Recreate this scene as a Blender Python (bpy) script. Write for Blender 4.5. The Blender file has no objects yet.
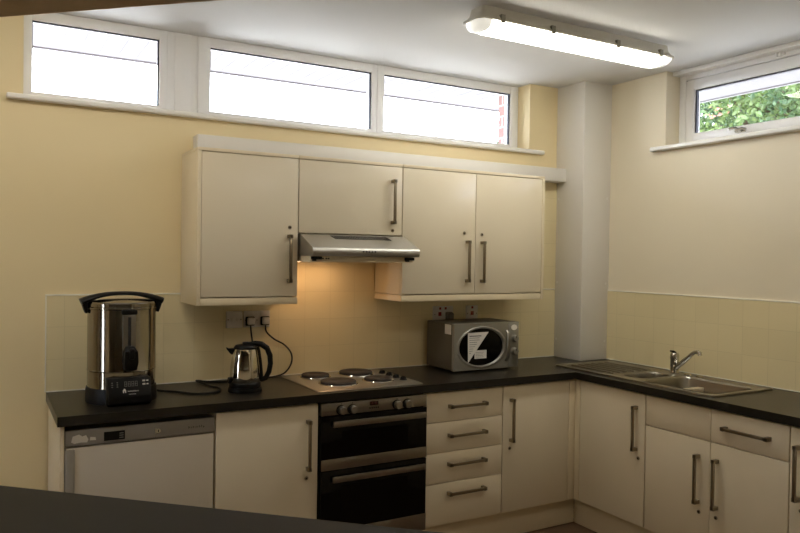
import bpy, bmesh, math, random
from mathutils import Vector, Matrix
random.seed(7)
S = bpy.context.scene
COL = S.collection
PI = math.pi

# ------------------------------------------------------------------ materials
def lin(c):
    c = c / 255.0
    return c / 12.92 if c <= 0.04045 else ((c + 0.055) / 1.055) ** 2.4
def rgb(r, g, b): return (lin(r), lin(g), lin(b), 1.0)

def mat(name, col, rough=0.5, metal=0.0, spec=0.5, coat=0.0, noise=0.0, nscale=30.0, bump=0.0,
        bscale=200.0, emit=None, estr=0.0, stretch=None, rvar=0.0):
    m = bpy.data.materials.new(name); m.use_nodes = True
    nt = m.node_tree; b = nt.nodes['Principled BSDF']
    b.inputs['Base Color'].default_value = col
    b.inputs['Roughness'].default_value = rough
    b.inputs['Metallic'].default_value = metal
    b.inputs['Specular IOR Level'].default_value = spec
    b.inputs['Coat Weight'].default_value = coat
    b.inputs['Coat Roughness'].default_value = 0.12
    tc = nt.nodes.new('ShaderNodeTexCoord'); mp = nt.nodes.new('ShaderNodeMapping')
    nt.links.new(tc.outputs['Object'], mp.inputs['Vector'])
    if stretch: mp.inputs['Scale'].default_value = stretch
    nz = nt.nodes.new('ShaderNodeTexNoise'); nz.inputs['Scale'].default_value = nscale
    nz.inputs['Detail'].default_value = 4
    nt.links.new(mp.outputs['Vector'], nz.inputs['Vector'])
    if noise:
        mx = nt.nodes.new('ShaderNodeMix'); mx.data_type = 'RGBA'
        mx.inputs[6].default_value = tuple(c * (1 - noise) for c in col[:3]) + (1,)
        mx.inputs[7].default_value = tuple(min(1, c * (1 + noise)) for c in col[:3]) + (1,)
        nt.links.new(nz.outputs['Fac'], mx.inputs[0]); nt.links.new(mx.outputs[2], b.inputs['Base Color'])
    if rvar:
        mr = nt.nodes.new('ShaderNodeMapRange')
        mr.inputs['To Min'].default_value = max(0.02, rough - rvar); mr.inputs['To Max'].default_value = rough + rvar
        nt.links.new(nz.outputs['Fac'], mr.inputs['Value']); nt.links.new(mr.outputs['Result'], b.inputs['Roughness'])
    if bump:
        n2 = nt.nodes.new('ShaderNodeTexNoise'); n2.inputs['Scale'].default_value = bscale; n2.inputs['Detail'].default_value = 3
        nt.links.new(mp.outputs['Vector'], n2.inputs['Vector'])
        bp = nt.nodes.new('ShaderNodeBump'); bp.inputs['Strength'].default_value = bump; bp.inputs['Distance'].default_value = 0.002
        nt.links.new(n2.outputs['Fac'], bp.inputs['Height']); nt.links.new(bp.outputs['Normal'], b.inputs['Normal'])
    if emit:
        b.inputs['Emission Color'].default_value = emit; b.inputs['Emission Strength'].default_value = estr
    return m

def tile_mat(name, axis, phase):
    m = mat(name, rgb(238, 222, 178), rough=0.22, spec=0.5)
    nt = m.node_tree; b = nt.nodes['Principled BSDF']
    tc = nt.nodes.new('ShaderNodeTexCoord'); sp = nt.nodes.new('ShaderNodeSeparateXYZ'); cb = nt.nodes.new('ShaderNodeCombineXYZ')
    nt.links.new(tc.outputs['Object'], sp.inputs[0])
    ad = nt.nodes.new('ShaderNodeMath'); ad.operation = 'ADD'; ad.inputs[1].default_value = phase
    nt.links.new(sp.outputs[axis], ad.inputs[0]); nt.links.new(ad.outputs[0], cb.inputs['X'])
    az = nt.nodes.new('ShaderNodeMath'); az.operation = 'SUBTRACT'; az.inputs[1].default_value = 0.91 - 1.52
    nt.links.new(sp.outputs['Z'], az.inputs[0]); nt.links.new(az.outputs[0], cb.inputs['Y'])
    br = nt.nodes.new('ShaderNodeTexBrick')
    br.offset = 0.0; br.squash = 1.0
    br.inputs['Color1'].default_value = rgb(238, 222, 178); br.inputs['Color2'].default_value = rgb(235, 219, 175)
    br.inputs['Mortar'].default_value = rgb(226, 210, 166)
    br.inputs['Scale'].default_value = 1.0; br.inputs['Mortar Size'].default_value = 0.0016
    br.inputs['Mortar Smooth'].default_value = 0.3
    br.inputs['Brick Width'].default_value = 0.152; br.inputs['Row Height'].default_value = 0.152
    nt.links.new(cb.outputs[0], br.inputs['Vector']); nt.links.new(br.outputs['Color'], b.inputs['Base Color'])
    bp = nt.nodes.new('ShaderNodeBump'); bp.invert = True; bp.inputs['Strength'].default_value = 0.3; bp.inputs['Distance'].default_value = 0.002
    nt.links.new(br.outputs['Fac'], bp.inputs['Height']); nt.links.new(bp.outputs['Normal'], b.inputs['Normal'])
    return m

def brick_mat(name):
    m = mat(name, rgb(150, 90, 75), rough=0.9)
    nt = m.node_tree; b = nt.nodes['Principled BSDF']
    tc = nt.nodes.new('ShaderNodeTexCoord'); sp = nt.nodes.new('ShaderNodeSeparateXYZ'); cb = nt.nodes.new('ShaderNodeCombineXYZ')
    nt.links.new(tc.outputs['Object'], sp.inputs[0])
    ad = nt.nodes.new('ShaderNodeMath'); ad.operation = 'ADD'
    nt.links.new(sp.outputs['X'], ad.inputs[0]); nt.links.new(sp.outputs['Y'], ad.inputs[1])
    nt.links.new(ad.outputs[0], cb.inputs['X']); nt.links.new(sp.outputs['Z'], cb.inputs['Y'])
    br = nt.nodes.new('ShaderNodeTexBrick')
    br.inputs['Color1'].default_value = rgb(150, 118, 112); br.inputs['Color2'].default_value = rgb(132, 100, 94)
    br.inputs['Mortar'].default_value = rgb(190, 180, 170)
    br.inputs['Scale'].default_value = 1.0; br.inputs['Mortar Size'].default_value = 0.006
    br.inputs['Brick Width'].default_value = 0.225; br.inputs['Row Height'].default_value = 0.075
    nt.links.new(cb.outputs[0], br.inputs['Vector']); nt.links.new(br.outputs['Color'], b.inputs['Base Color'])
    return m

def glass_mat(name):
    m = bpy.data.materials.new(name); m.use_nodes = True
    nt = m.node_tree; nt.nodes.remove(nt.nodes['Principled BSDF'])
    out = nt.nodes['Material Output']
    tr = nt.nodes.new('ShaderNodeBsdfTransparent'); tr.inputs[0].default_value = (0.95, 0.97, 0.97, 1)
    gl = nt.nodes.new('ShaderNodeBsdfGlossy'); gl.inputs['Roughness'].default_value = 0.02
    fr = nt.nodes.new('ShaderNodeFresnel'); fr.inputs['IOR'].default_value = 1.3
    mx = nt.nodes.new('ShaderNodeMixShader')
    nt.links.new(fr.outputs[0], mx.inputs[0]); nt.links.new(tr.outputs[0], mx.inputs[1]); nt.links.new(gl.outputs[0], mx.inputs[2])
    nt.links.new(mx.outputs[0], out.inputs['Surface'])
    return m

def leaf_mat(name, a, b_):
    m = mat(name, a, rough=0.5, noise=0.0)
    nt = m.node_tree; b = nt.nodes['Principled BSDF']
    tc = nt.nodes.new('ShaderNodeTexCoord'); nz = nt.nodes.new('ShaderNodeTexNoise'); nz.inputs['Scale'].default_value = 2.2
    nz.inputs['Detail'].default_value = 5
    rp = nt.nodes.new('ShaderNodeValToRGB'); rp.color_ramp.elements[0].position = 0.38; rp.color_ramp.elements[1].position = 0.62
    rp.color_ramp.elements[0].color = a; rp.color_ramp.elements[1].color = b_
    nt.links.new(tc.outputs['Object'], nz.inputs['Vector']); nt.links.new(nz.outputs['Fac'], rp.inputs[0])
    nt.links.new(rp.outputs[0], b.inputs['Base Color'])
    tl = nt.nodes.new('ShaderNodeBsdfTranslucent'); nt.links.new(rp.outputs[0], tl.inputs[0])
    mx = nt.nodes.new('ShaderNodeMixShader'); mx.inputs[0].default_value = 0.4
    out = nt.nodes['Material Output']
    nt.links.new(b.outputs[0], mx.inputs[1]); nt.links.new(tl.outputs[0], mx.inputs[2]); nt.links.new(mx.outputs[0], out.inputs['Surface'])
    return m

LK1, LK2, LK3, LKH, LKW = 17.5, 13.6, 9.0, 16.0, 15.5
C1 = (1.0, 0.97, 0.86, 1); C2 = (1.0, 0.93, 0.80, 1); CW = (0.95, 1.0, 1.15, 1)
M = dict(
    paint=mat('magnolia_paint', rgb(240, 221, 176), rough=0.55, spec=0.3, noise=0.015, nscale=3, bump=0.08, bscale=150),
    paint_pale=mat('pale_paint', rgb(238, 226, 200), rough=0.55, spec=0.3, noise=0.015, nscale=3, bump=0.08, bscale=150),
    ceiling=mat('ceiling_paint', rgb(222, 220, 217), rough=0.7, spec=0.2, noise=0.02, nscale=2, bump=0.1, bscale=90),
    white=mat('white_gloss_paint', rgb(243, 240, 234), rough=0.35, noise=0.01),
    upvc=mat('upvc', rgb(246, 244, 242), rough=0.3, noise=0.01),
    boxing=mat('white_boxing', rgb(228, 223, 214), rough=0.4, noise=0.015, nscale=5),
    cream=mat('cream_laminate', rgb(229, 216, 190), rough=0.28, spec=0.5, coat=0.15, noise=0.01, nscale=8),
    cream_edge=mat('cream_panel', rgb(230, 215, 184), rough=0.35, noise=0.01, nscale=8),
    worktop=mat('black_worktop', rgb(33, 30, 25), rough=0.3, spec=0.32, noise=0.45, nscale=420, bump=0.05, bscale=500, rvar=0.06),
    counter=mat('dark_counter', rgb(34, 30, 24), rough=0.55, spec=0.15, noise=0.35, nscale=380, bump=0.05, bscale=400),
    wood=mat('brown_wood', rgb(196, 158, 112), rough=0.55, noise=0.25, nscale=14, stretch=(1, 1, 12)),
    redwood=mat('red_brown_wood', rgb(92, 38, 30), rough=0.45, noise=0.2, nscale=14, stretch=(1, 1, 12)),
    steel=mat('brushed_steel', rgb(150, 146, 138), rough=0.3, metal=1.0, noise=0.06, nscale=60, stretch=(1, 1, 40), rvar=0.07),
    hood=mat('hood_steel', rgb(188, 185, 178), rough=0.4, metal=1.0, noise=0.05, nscale=50, stretch=(1, 30, 30), rvar=0.06),
    sinksteel=mat('sink_steel', rgb(158, 154, 144), rough=0.28, metal=1.0, noise=0.01, nscale=8, rvar=0.015),
    chrome=mat('chrome', rgb(205, 203, 198), rough=0.08, metal=1.0, noise=0.02),
    polished=mat('polished_steel', rgb(150, 145, 134), rough=0.1, metal=1.0, noise=0.04, nscale=6, rvar=0.03),
    nickel=mat('satin_nickel', rgb(150, 138, 118), rough=0.32, metal=1.0, noise=0.05),
    kettlesteel=mat('kettle_steel', rgb(196, 190, 176), rough=0.09, metal=1.0, noise=0.04, nscale=6, rvar=0.03),
    black=mat('black_plastic', rgb(11, 10, 10), rough=0.45, spec=0.25, noise=0.1),
    rubber=mat('black_rubber', rgb(14, 13, 13), rough=0.6, noise=0.1),
    dark=mat('dark_gap', rgb(24, 21, 18), rough=0.8, noise=0.1),
    ovenglass=mat('black_oven_glass', rgb(7, 6, 6), rough=0.1, spec=0.22, noise=0.1),
    iron=mat('hotplate_iron', rgb(48, 40, 34), rough=0.65, noise=0.2, nscale=60),
    hobsteel=mat('hob_steel', rgb(178, 174, 164), rough=0.36, metal=0.9, noise=0.05, nscale=30),
    fridge=mat('fridge_white', rgb(202, 192, 176), rough=0.4, noise=0.01),
    fridgegrey=mat('fridge_grey', rgb(150, 144, 134), rough=0.4, noise=0.02),
    mwgrey=mat('microwave_silver', rgb(150, 148, 140), rough=0.35, metal=0.55, noise=0.03),
    mwside=mat('microwave_casing', rgb(78, 73, 61), rough=0.45, metal=0.0, noise=0.03),
    paper=mat('white_paper', rgb(225, 220, 212), rough=0.7, noise=0.03),
    ink=mat('grey_ink', rgb(90, 88, 86), rough=0.8, noise=0.05),
    plate=mat('socket_white', rgb(230, 224, 218), rough=0.35, noise=0.01),
    grey=mat('grey_plastic', rgb(120, 118, 110), rough=0.4, noise=0.03),
    red=mat('red_rocker', rgb(150, 24, 20), rough=0.35, noise=0.05),
    led=mat('display_digits', rgb(120, 118, 112), rough=0.5, noise=0.05),
    clock=mat('dark_red_display', rgb(52, 14, 10), rough=0.2, noise=0.1),
    floor=mat('brown_vinyl', rgb(98, 74, 52), rough=0.6, noise=0.2, nscale=90),
    gasket=mat('dark_gasket', rgb(40, 38, 52), rough=0.6, noise=0.1),
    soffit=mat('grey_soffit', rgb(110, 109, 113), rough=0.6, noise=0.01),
    ground=mat('pale_paving', rgb(190, 186, 178), rough=0.9, noise=0.1, nscale=4),
    bark=mat('bark', rgb(84, 66, 50), rough=0.9, noise=0.3, nscale=20),
    pink=mat('pink_petals', rgb(150, 96, 84), rough=0.6, noise=0.15),
    caulk=mat('white_sealant', rgb(246, 240, 222), rough=0.4, noise=0.01),
    tube=mat('fluorescent_lens', rgb(245, 245, 240), rough=0.4, noise=0.01, emit=C1, estr=LK1),
    lensend=mat('frosted_lens', rgb(235, 232, 225), rough=0.35, noise=0.01, emit=C1, estr=LK1 * 0.035),
    fill_left=mat('fill_lens_left', rgb(245, 245, 240), rough=0.4, noise=0.01, emit=C2, estr=LK2),  # this and the next lens belong to added unseen fill lights
    fill_near=mat('fill_lens_near', rgb(245, 245, 240), rough=0.4, noise=0.01, emit=C2, estr=LK3),
    lampbody=mat('lamp_body', rgb(196, 190, 176), rough=0.45, noise=0.02),
    clip=mat('lamp_clip', rgb(135, 130, 116), rough=0.4, metal=0.6, noise=0.05),
    hoodlamp=mat('hood_lamp_lens', rgb(250, 230, 190), rough=0.4, noise=0.01, emit=(1.0, 0.62, 0.35, 1), estr=LKH),
    glass=glass_mat('window_glass'),
    leaf=leaf_mat('leaf_green', rgb(44, 70, 40), rgb(104, 122, 66)),
    leaf2=leaf_mat('leaf_bluegreen', rgb(40, 66, 46), rgb(84, 106, 76)),
    brick=brick_mat('brick'),
    tile_b=tile_mat('cream_tiles_back', 'X', 0.152 * 20 - 0.076),
    tile_r=tile_mat('cream_tiles_right', 'Y', 0.152 * 40 + 0.039),
)

# ------------------------------------------------------------------ mesh builder
class MB:
    def __init__(s): s.bm = bmesh.new()
    def _merge(s, t, mtx=None):
        if mtx: bmesh.ops.transform(t, matrix=mtx, verts=t.verts)
        bmesh.ops.recalc_face_normals(t, faces=t.faces)
        vm = {v: s.bm.verts.new(v.co) for v in t.verts}
        for f in t.faces:
            try: s.bm.faces.new([vm[v] for v in f.verts])
            except ValueError: pass
        t.free(); return s
    def box(s, x0, x1, y0, y1, z0, z1, bev=0.0, seg=2, mtx=None):
        x0, x1 = min(x0, x1), max(x0, x1); y0, y1 = min(y0, y1), max(y0, y1); z0, z1 = min(z0, z1), max(z0, z1)
        t = bmesh.new(); bmesh.ops.create_cube(t, size=1)
        for v in t.verts:
            v.co = Vector((x0 + (v.co.x + .5) * (x1 - x0), y0 + (v.co.y + .5) * (y1 - y0), z0 + (v.co.z + .5) * (z1 - z0)))
        if bev: bmesh.ops.bevel(t, geom=t.edges[:], offset=bev, segments=seg, affect='EDGES', profile=0.5)
        return s._merge(t, mtx)
    def loops(s, rings, cap0=True, cap1=True, closed=True, mtx=None):
        t = bmesh.new(); R = [[t.verts.new(p) for p in r] for r in rings]
        n = len(R[0])
        for a, b in zip(R, R[1:]):
            for i in range(n if closed else n - 1):
                j = (i + 1) % n
                t.faces.new((a[i], a[j], b[j], b[i]))
        if cap0: t.faces.new(R[0])
        if cap1: t.faces.new(R[-1])
        return s._merge(t, mtx)
    def lathe(s, prof, c=(0, 0, 0), n=40, axis='Z', mtx=None):
        rings = []
        for r, h in prof:
            ring = []
            for i in range(n):
                a = 2 * PI * i / n; u, w = max(r, 1e-5) * math.cos(a), max(r, 1e-5) * math.sin(a)
                p = {'Z': (u, w, h), 'Y': (u, h, w), 'X': (h, u, w)}[axis]
                ring.append(Vector(p) + Vector(c))
            rings.append(ring)
        return s.loops(rings, mtx=mtx)
    def cyl(s, p0, p1, r, n=20, r2=None, bev=0.0):
        p0, p1 = Vector(p0), Vector(p1); d = p1 - p0; L = d.length
        r2 = r if r2 is None else r2
        prof = [(r, 0), (r2, L)] if not bev else [(r - bev, 0), (r, bev), (r2, L - bev), (r2 - bev, L)]
        q = d.to_track_quat('Z', 'Y').to_matrix().to_4x4(); q.translation = p0
        return s.lathe(prof, n=n, mtx=q)
    def tube(s, pts, r, n=10, radii=None, flat=1.0):
        pts = [Vector(p) for p in pts]; rings = []
        up = Vector((0, 0, 1)); prev = None
        for i, p in enumerate(pts):
            d = (pts[min(i + 1, len(pts) - 1)] - pts[max(i - 1, 0)]).normalized()
            if prev is None:
                a = d.cross(up)
                if a.length < 1e-3: a = d.cross(Vector((0, 1, 0)))
                a.normalize()
            else:
                a = prev - d * prev.dot(d)
                a.normalize()
            prev = a; b = d.cross(a)
            rr = radii[i] if radii else r
            rings.append([p + a * (rr * math.cos(2 * PI * k / n)) + b * (rr * flat * math.sin(2 * PI * k / n)) for k in range(n)])
        return s.loops(rings)
    def prism(s, poly, axis, a, b, bev=0.0, seg=2, mtx=None):
        """poly: 2D outline; axis X: (y,z), Y: (x,z), Z: (x,y)"""
        t = bmesh.new()
        def P(u, w, h): return {'X': (h, u, w), 'Y': (u, h, w), 'Z': (u, w, h)}[axis]
        A = [t.verts.new(P(u, w, a)) for u, w in poly]; B = [t.verts.new(P(u, w, b)) for u, w in poly]
        t.faces.new(A); t.faces.new(B)
        for i in range(len(poly)):
            j = (i + 1) % len(poly); t.faces.new((A[i], A[j], B[j], B[i]))
        if bev:
            bmesh.ops.recalc_face_normals(t, faces=t.faces)
            bmesh.ops.bevel(t, geom=t.edges[:], offset=bev, segments=seg, affect='EDGES', profile=0.5)
        return s._merge(t, mtx)
    def plate_holes(s, outer, holes, z0, z1, axis='Z'):
        t = bmesh.new()
        def P(u, w, h): return {'X': (h, u, w), 'Y': (u, h, w), 'Z': (u, w, h)}[axis]
        for z in (z0, z1):
            ed = []
            for lp in [outer] + holes:
                vs = [t.verts.new(P(x, y, z)) for x, y in lp]
                ed += [t.edges.new((vs[i], vs[(i + 1) % len(vs)])) for i in range(len(vs))]
            bmesh.ops.triangle_fill(t, use_beauty=True, use_dissolve=False, edges=ed)
        for lp in [outer] + holes:
            for i in range(len(lp)):
                j = (i + 1) % len(lp)
                q = [t.verts.new(P(*lp[i], z0)), t.verts.new(P(*lp[j], z0)), t.verts.new(P(*lp[j], z1)), t.verts.new(P(*lp[i], z1))]
                t.faces.new(q)
        bmesh.ops.remove_doubles(t, verts=t.verts, dist=1e-5)
        return s._merge(t)
    def sphere(s, c, r, sx=1, sy=1, sz=1, n=16):
        t = bmesh.new(); bmesh.ops.create_uvsphere(t, u_segments=n, v_segments=n // 2, radius=r)
        for v in t.verts: v.co = Vector((v.co.x * sx + c[0], v.co.y * sy + c[1], v.co.z * sz + c[2]))
        return s._merge(t)
    def build(s, name, m, parent=None, smooth=35):
        me = bpy.data.meshes.new(name); s.bm.to_mesh(me); s.bm.free()
        me.materials.append(m)
        if smooth:
            me.polygons.foreach_set('use_smooth', [True] * len(me.polygons))
            me.set_sharp_from_angle(angle=math.radians(smooth))
        o = bpy.data.objects.new(name, me); COL.objects.link(o)
        if parent:
            o.parent = parent
            off = Vector((0, 0, 0)); q = parent
            while q: off += q.location; q = q.parent
            me.transform(Matrix.Translation(-off))
        return o

def thing(name, label, cat, loc, group=None):
    o = bpy.data.objects.new(name, None); o.empty_display_size = 0.05
    COL.objects.link(o); o.location = loc
    o['label'] = label; o['category'] = cat
    if group: o['group'] = group
    return o
def tag(o, label, cat, group=None):
    o['label'] = label; o['category'] = cat
    if group: o['group'] = group
    return o
def struct(o, label=None, cat=None):
    o['kind'] = 'structure'
    if label: o['label'] = label
    if cat: o['category'] = cat
    return o
def sempty(name, loc, label, cat):
    o = bpy.data.objects.new(name, None); COL.objects.link(o); o.location = loc
    return struct(o, label, cat)

XR = 3.344; ZC = 2.718; ZW = 0.91

# ================================================================== SETTING
floor_poly = [(-3.2, 0), (XR, 0), (XR, -6.4), (-3.2, -6.4)]
struct(MB().prism(floor_poly, 'Z', -0.1, 0.0).build('floor', M['floor'], smooth=0), 'brown speckled floor of the kitchen', 'floor')
struct(MB().box(-3.4, XR + 0.33, -6.6, 0.33, ZC, ZC + 0.14).build('ceiling', M['ceiling'], smooth=0), 'off-white painted ceiling', 'ceiling')
WX0, WX1 = -0.104, 2.867          # back window opening
RY0, RY1 = -0.703, -1.86          # right window opening
b = MB()
b.box(-3.2, XR, 0, 0.2, -0.1, 2.262).box(-3.2, WX0, 0, 0.2, 2.262, ZC).box(WX1, XR, 0, 0.2, 2.262, ZC)
wb = struct(b.build('wall_back', M['paint'], smooth=0), 'cream painted wall below the row of high windows', 'wall')
b = MB()
b.box(-3.4, XR + 0.33, 0.2, 0.33, -0.1, 2.29).box(-3.4, WX0 - 0.0, 0.2, 0.33, 2.29, 2.75).box(WX1 - 0.005, XR + 0.33, 0.2, 0.33, 2.29, 2.75)
b.build('brick_facing', M['brick'], wb, smooth=0)
b = MB()
b.box(XR, XR + 0.2, -6.4, 0.2, -0.1, 2.238).box(XR, XR + 0.2, RY0, 0.2, 2.238, ZC).box(XR, XR + 0.2, -6.4, RY1, 2.238, ZC)
wr = struct(b.build('wall_right', M['paint_pale'], smooth=0), 'pale cream wall with the small window above the sink', 'wall')
b = MB()
b.box(XR + 0.2, XR + 0.33, -6.6, 0.2, -0.1, 2.25).box(XR + 0.2, XR + 0.33, RY0 + .06, 0.2, 2.25, 2.75).box(XR + 0.2, XR + 0.33, -6.6, RY1, 2.25, 2.75)
b.build('brick_facing', M['brick'], wr, smooth=0)
b = MB(); b.box(-3.4, -3.2, -6.6, -1.62, -.1, ZC).box(-3.4, -3.2, -1.22, .2, -.1, ZC).box(-3.4, -3.2, -1.62, -1.22, 2.1, ZC).box(-3.4, -3.2, -1.62, -1.22, -.1, .15)
struct(b.build('wall_left', M['paint_pale'], smooth=0), 'plain wall of the adjoining room', 'wall')
w5 = sempty('window_5', (-3.3, -1.42, .15), 'unseen narrow glazed strip in the adjoining room, added for the urn to reflect', 'window')  # out of view; added to give the steel urn a bright streak
b = MB(); b.box(-3.33, -3.27, -1.62, -1.57, .15, 2.1).box(-3.33, -3.27, -1.27, -1.22, .15, 2.1).box(-3.33, -3.27, -1.57, -1.27, .15, .2).box(-3.33, -3.27, -1.57, -1.27, 2.05, 2.1)
b.build('window_frame', M['redwood'], w5)
MB().box(-3.303, -3.297, -1.57, -1.27, .2, 2.05).build('pane', M['glass'], w5, smooth=0)
struct(MB().box(-3.2, XR, -6.6, -6.4, -0.1, ZC).build('wall_front', M['paint_pale'], smooth=0), 'plain far wall of the adjoining room', 'wall')

# diagonal serving-hatch wall: local frame, u along the wall, w towards the adjoining room
HO = Vector((-0.2335, -1.985, 0)); HU = Vector((0.702, -0.671, 0)).normalized(); HWv = Vector((-HU.y * -1, 0, 0))
HN = Vector((HU.y, -HU.x, 0))                  # points to the adjoining room (towards camera)
if HN.dot(Vector((-0.27, -3.79, 0)) - HO) < 0: HN = -HN
HM = Matrix(((HU.x, HN.x, 0, HO.x), (HU.y, HN.y, 0, HO.y), (0, 0, 1, 0), (0, 0, 0, 1)))
U0, U1, UL, UR_ = -0.95, 2.45, -2.76, 4.9
SILLZ, LINZ = 1.05, 2.077
DU0, DU1 = -2.15, -1.35          # unseen doorway added beside the hatch, so the urn reflects the glazed strip
b = MB()
b.box(DU1, UR_, 0.03, 0.17, 0, SILLZ - 0.04, mtx=HM).box(UL, UR_, 0.03, 0.17, LINZ + 0.04, ZC, mtx=HM)
b.box(DU1, U0 - 0.03, 0.03, 0.17, SILLZ - 0.04, LINZ + 0.04, mtx=HM).box(UL, DU0, 0.03, 0.17, 0, LINZ + 0.04, mtx=HM).box(U1 + 0.03, UR_, 0.03, 0.17, SILLZ - 0.04, LINZ + 0.04, mtx=HM)
struct(b.build('wall_hatch', M['paint_pale'], smooth=0), 'partition wall with the serving hatch opening', 'wall')
b = MB()
b.box(U0 - 0.03, U1 + 0.03, -0.02, 0.24, LINZ, LINZ + 0.04, 0.003, mtx=HM)
b.box(U0 - 0.03, U0, -0.02, 0.24, SILLZ, LINZ, 0.003, mtx=HM).box(U1, U1 + 0.03, -0.02, 0.24, SILLZ, LINZ, 0.003, mtx=HM)
struct(b.build('trim_1', M['wood']), 'dark brown wooden lining across the top of the serving hatch', 'hatch lining')
b = MB()
b.box(DU0, DU0 + .05, 0, .2, 0, LINZ + .04, .003, mtx=HM).box(DU1 - .05, DU1, 0, .2, 0, LINZ + .04, .003, mtx=HM).box(DU0 + .05, DU1 - .05, 0, .2, LINZ - .01, LINZ + .04, .003, mtx=HM)
struct(b.build('door_1', M['redwood']), 'red-brown frame of the added, unseen doorway to the adjoining room', 'door frame')
b = MB(); b.box(U0, U1, -0.032, 0.62, SILLZ - 0.04, SILLZ, 0.006, 3, mtx=HM)
tag(b.build('serving_counter', M['counter']), 'dark grey laminate serving counter in the near foreground', 'counter')

# corner boxing (pillar)
PX, PY = 3.104, -0.26
pl = sempty('pillar', (PX, PY, ZW), 'white boxed-in pillar in the corner of the room', 'pillar')
MB().box(PX, XR, PY, 0, ZW, ZC, 0.002).build('boxing', M['boxing'], pl)
for z in (1.03, 1.41, 1.97):
    for (p, q) in (((PX, -0.03, z), (PX - 0.004, -0.03, z)), ((XR - 0.03, PY, z), (XR - 0.03, PY - 0.004, z))):
        MB().cyl(p, q, 0.008, 12, bev=0.0015).build('screw_cap', M['white'], pl)

# tiled splashbacks
TH = 1.36
b = MB(); b.box(0.0, PX, -0.008, 0, ZW, TH)
tb = struct(b.build('trim_2', M['tile_b'], smooth=0), 'cream square tiles behind the back worktop', 'tiles')
b = MB(); b.box(-0.006, 1.12, -0.011, 0, TH, TH + 0.008, 0.002).box(1.723, PX, -0.011, 0, TH, TH + 0.008, 0.002).box(-0.006, 0, -0.011, 0, ZW, TH, 0.002)
b.build('edge_strip', M['caulk'], tb)
MB().box(0, PX, -0.013, -0.008, ZW, ZW + 0.006, 0.002).build('sealant', M['caulk'], tb)
b = MB(); b.box(2.726, PX, -0.009, 0, TH + 0.008, 2.08).box(1.1205, 1.7225, -0.009, 0, TH, 1.66)
b.build('upper_tiles', M['tile_b'], tb, smooth=0)
b = MB(); b.box(XR - 0.008, XR, -2.62, PY, ZW, TH)
tr = struct(b.build('trim_3', M['tile_r'], smooth=0), 'cream square tiles behind the sink', 'tiles')
b = MB(); b.box(XR - 0.011, XR, -2.62, PY, TH, TH + 0.009, 0.002)
b.build('edge_strip', M['caulk'], tr)
MB().box(XR - 0.013, XR - 0.008, -2.62, PY, ZW, ZW + 0.006, 0.002).build('sealant', M['caulk'], tr)

# windows ----------------------------------------------------------
GZ0, GZ1 = 2.329, 2.667
YF, YB = 0.12, 0.19
def frame_boxes(b, x0, x1, z0, z1, gx0, gx1, gz0, gz1, ya, yb, bev=0.006):
    b.box(x0, gx0, ya, yb, z0, z1, bev).box(gx1, x1, ya, yb, z0, z1, bev)
    b.box(gx0 - bev, gx1 + bev, ya, yb, gz1, z1, bev).box(gx0 - bev, gx1 + bev, ya, yb, z0, gz0, bev)
def back_window(name, x0, x1, gx0, gx1, label):
    w = sempty(name, ((x0 + x1) / 2, YF, 2.283), label, 'window')
    b = MB(); frame_boxes(b, x0, x1, 2.283, ZC, gx0, gx1, GZ0, GZ1, YF, YB)
    b.build('window_frame', M['upvc'], w)
    b = MB(); t = 0.006
    b.box(gx0, gx1, YF + .012, YF + .03, GZ1 - t, GZ1).box(gx1 - t, gx1, YF + .012, YF + .03, GZ0, GZ1)
    b.box(gx0, gx0 + t * .5, YF + .012, YF + .03, GZ0, GZ1)
    b.build('gasket', M['gasket'], w, smooth=0)
    MB().box(gx0, gx1, YF + .03, YF + .036, GZ0, GZ1).build('pane', M['glass'], w, smooth=0)
    return w
back_window('window_1', WX0, 0.566, -0.062, 0.524, 'leftmost high window, separate from the paired two')
back_window('window_2', 0.722, 1.792, 0.788, 1.756, 'widest high window, left of the paired two')
back_window('window_3', 1.792, 2.867, 1.842, 2.802, 'high window nearest the white pillar')
b = MB(); b.box(0.566, 0.722, YF + .012, YB, 2.283, ZC).box(0.603, 0.685, YF + .006, YB, 2.283, ZC, 0.002)
struct(b.build('trim_4', M['upvc']), 'white panel between the first two high windows', 'window panel')
b = MB(); b.box(-0.173, 2.968, -0.042, 0, 2.258, 2.283, 0.008, 3).box(WX0, WX1, -0.01, 0.2, 2.262, 2.283)
struct(b.build('trim_5', M['white']), 'long white sill under the three back windows', 'window sill')

# right window
XF = 3.46
wn = sempty('window_4', (XF, -1.28, 2.262), 'small opening window above the sink', 'window')
def rframe(b, y0, y1, z0, z1, gy0, gy1, gz0, gz1, xa, xb, bev=0.005):
    # y0 > y1 (towards the viewer)
    b.box(xa, xb, gy0, y0, z0, z1, bev).box(xa, xb, y1, gy1, z0, z1, bev)
    b.box(xa, xb, gy1 - bev, gy0 + bev, gz1, z1, bev).box(xa, xb, gy1 - bev, gy0 + bev, z0, gz0, bev)
b = MB(); rframe(b, RY0, RY1, 2.262, ZC, RY0 - .048, RY1 + .048, 2.285, 2.665, XF, XF + .07)
b.build('window_frame', M['upvc'], wn)
b = MB(); rframe(b, RY0 - .054, RY1 + .054, 2.289, 2.66, RY0 - .113, RY1 + .113, 2.337, 2.597, XF - .006, XF + .05, .006)
b.build('sash', M['upvc'], wn)
b = MB(); gy0, gy1 = RY0 - .113, RY1 + .113
b.box(XF + .008, XF + .03, gy1, gy0, 2.591, 2.597).box(XF + .008, XF + .03, gy0 - .010, gy0, 2.337, 2.597)
b.box(XF + .006, XF + .008, RY0 - .054, RY0 - .049, 2.286, 2.664)
b.build('gasket', M['gasket'], wn, smooth=0)
MB().box(XF + .026, XF + .032, gy1, gy0, 2.337, 2.597).build('pane', M['glass'], wn, smooth=0)
b = MB(); yh, zh = -1.14, 2.308
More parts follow.
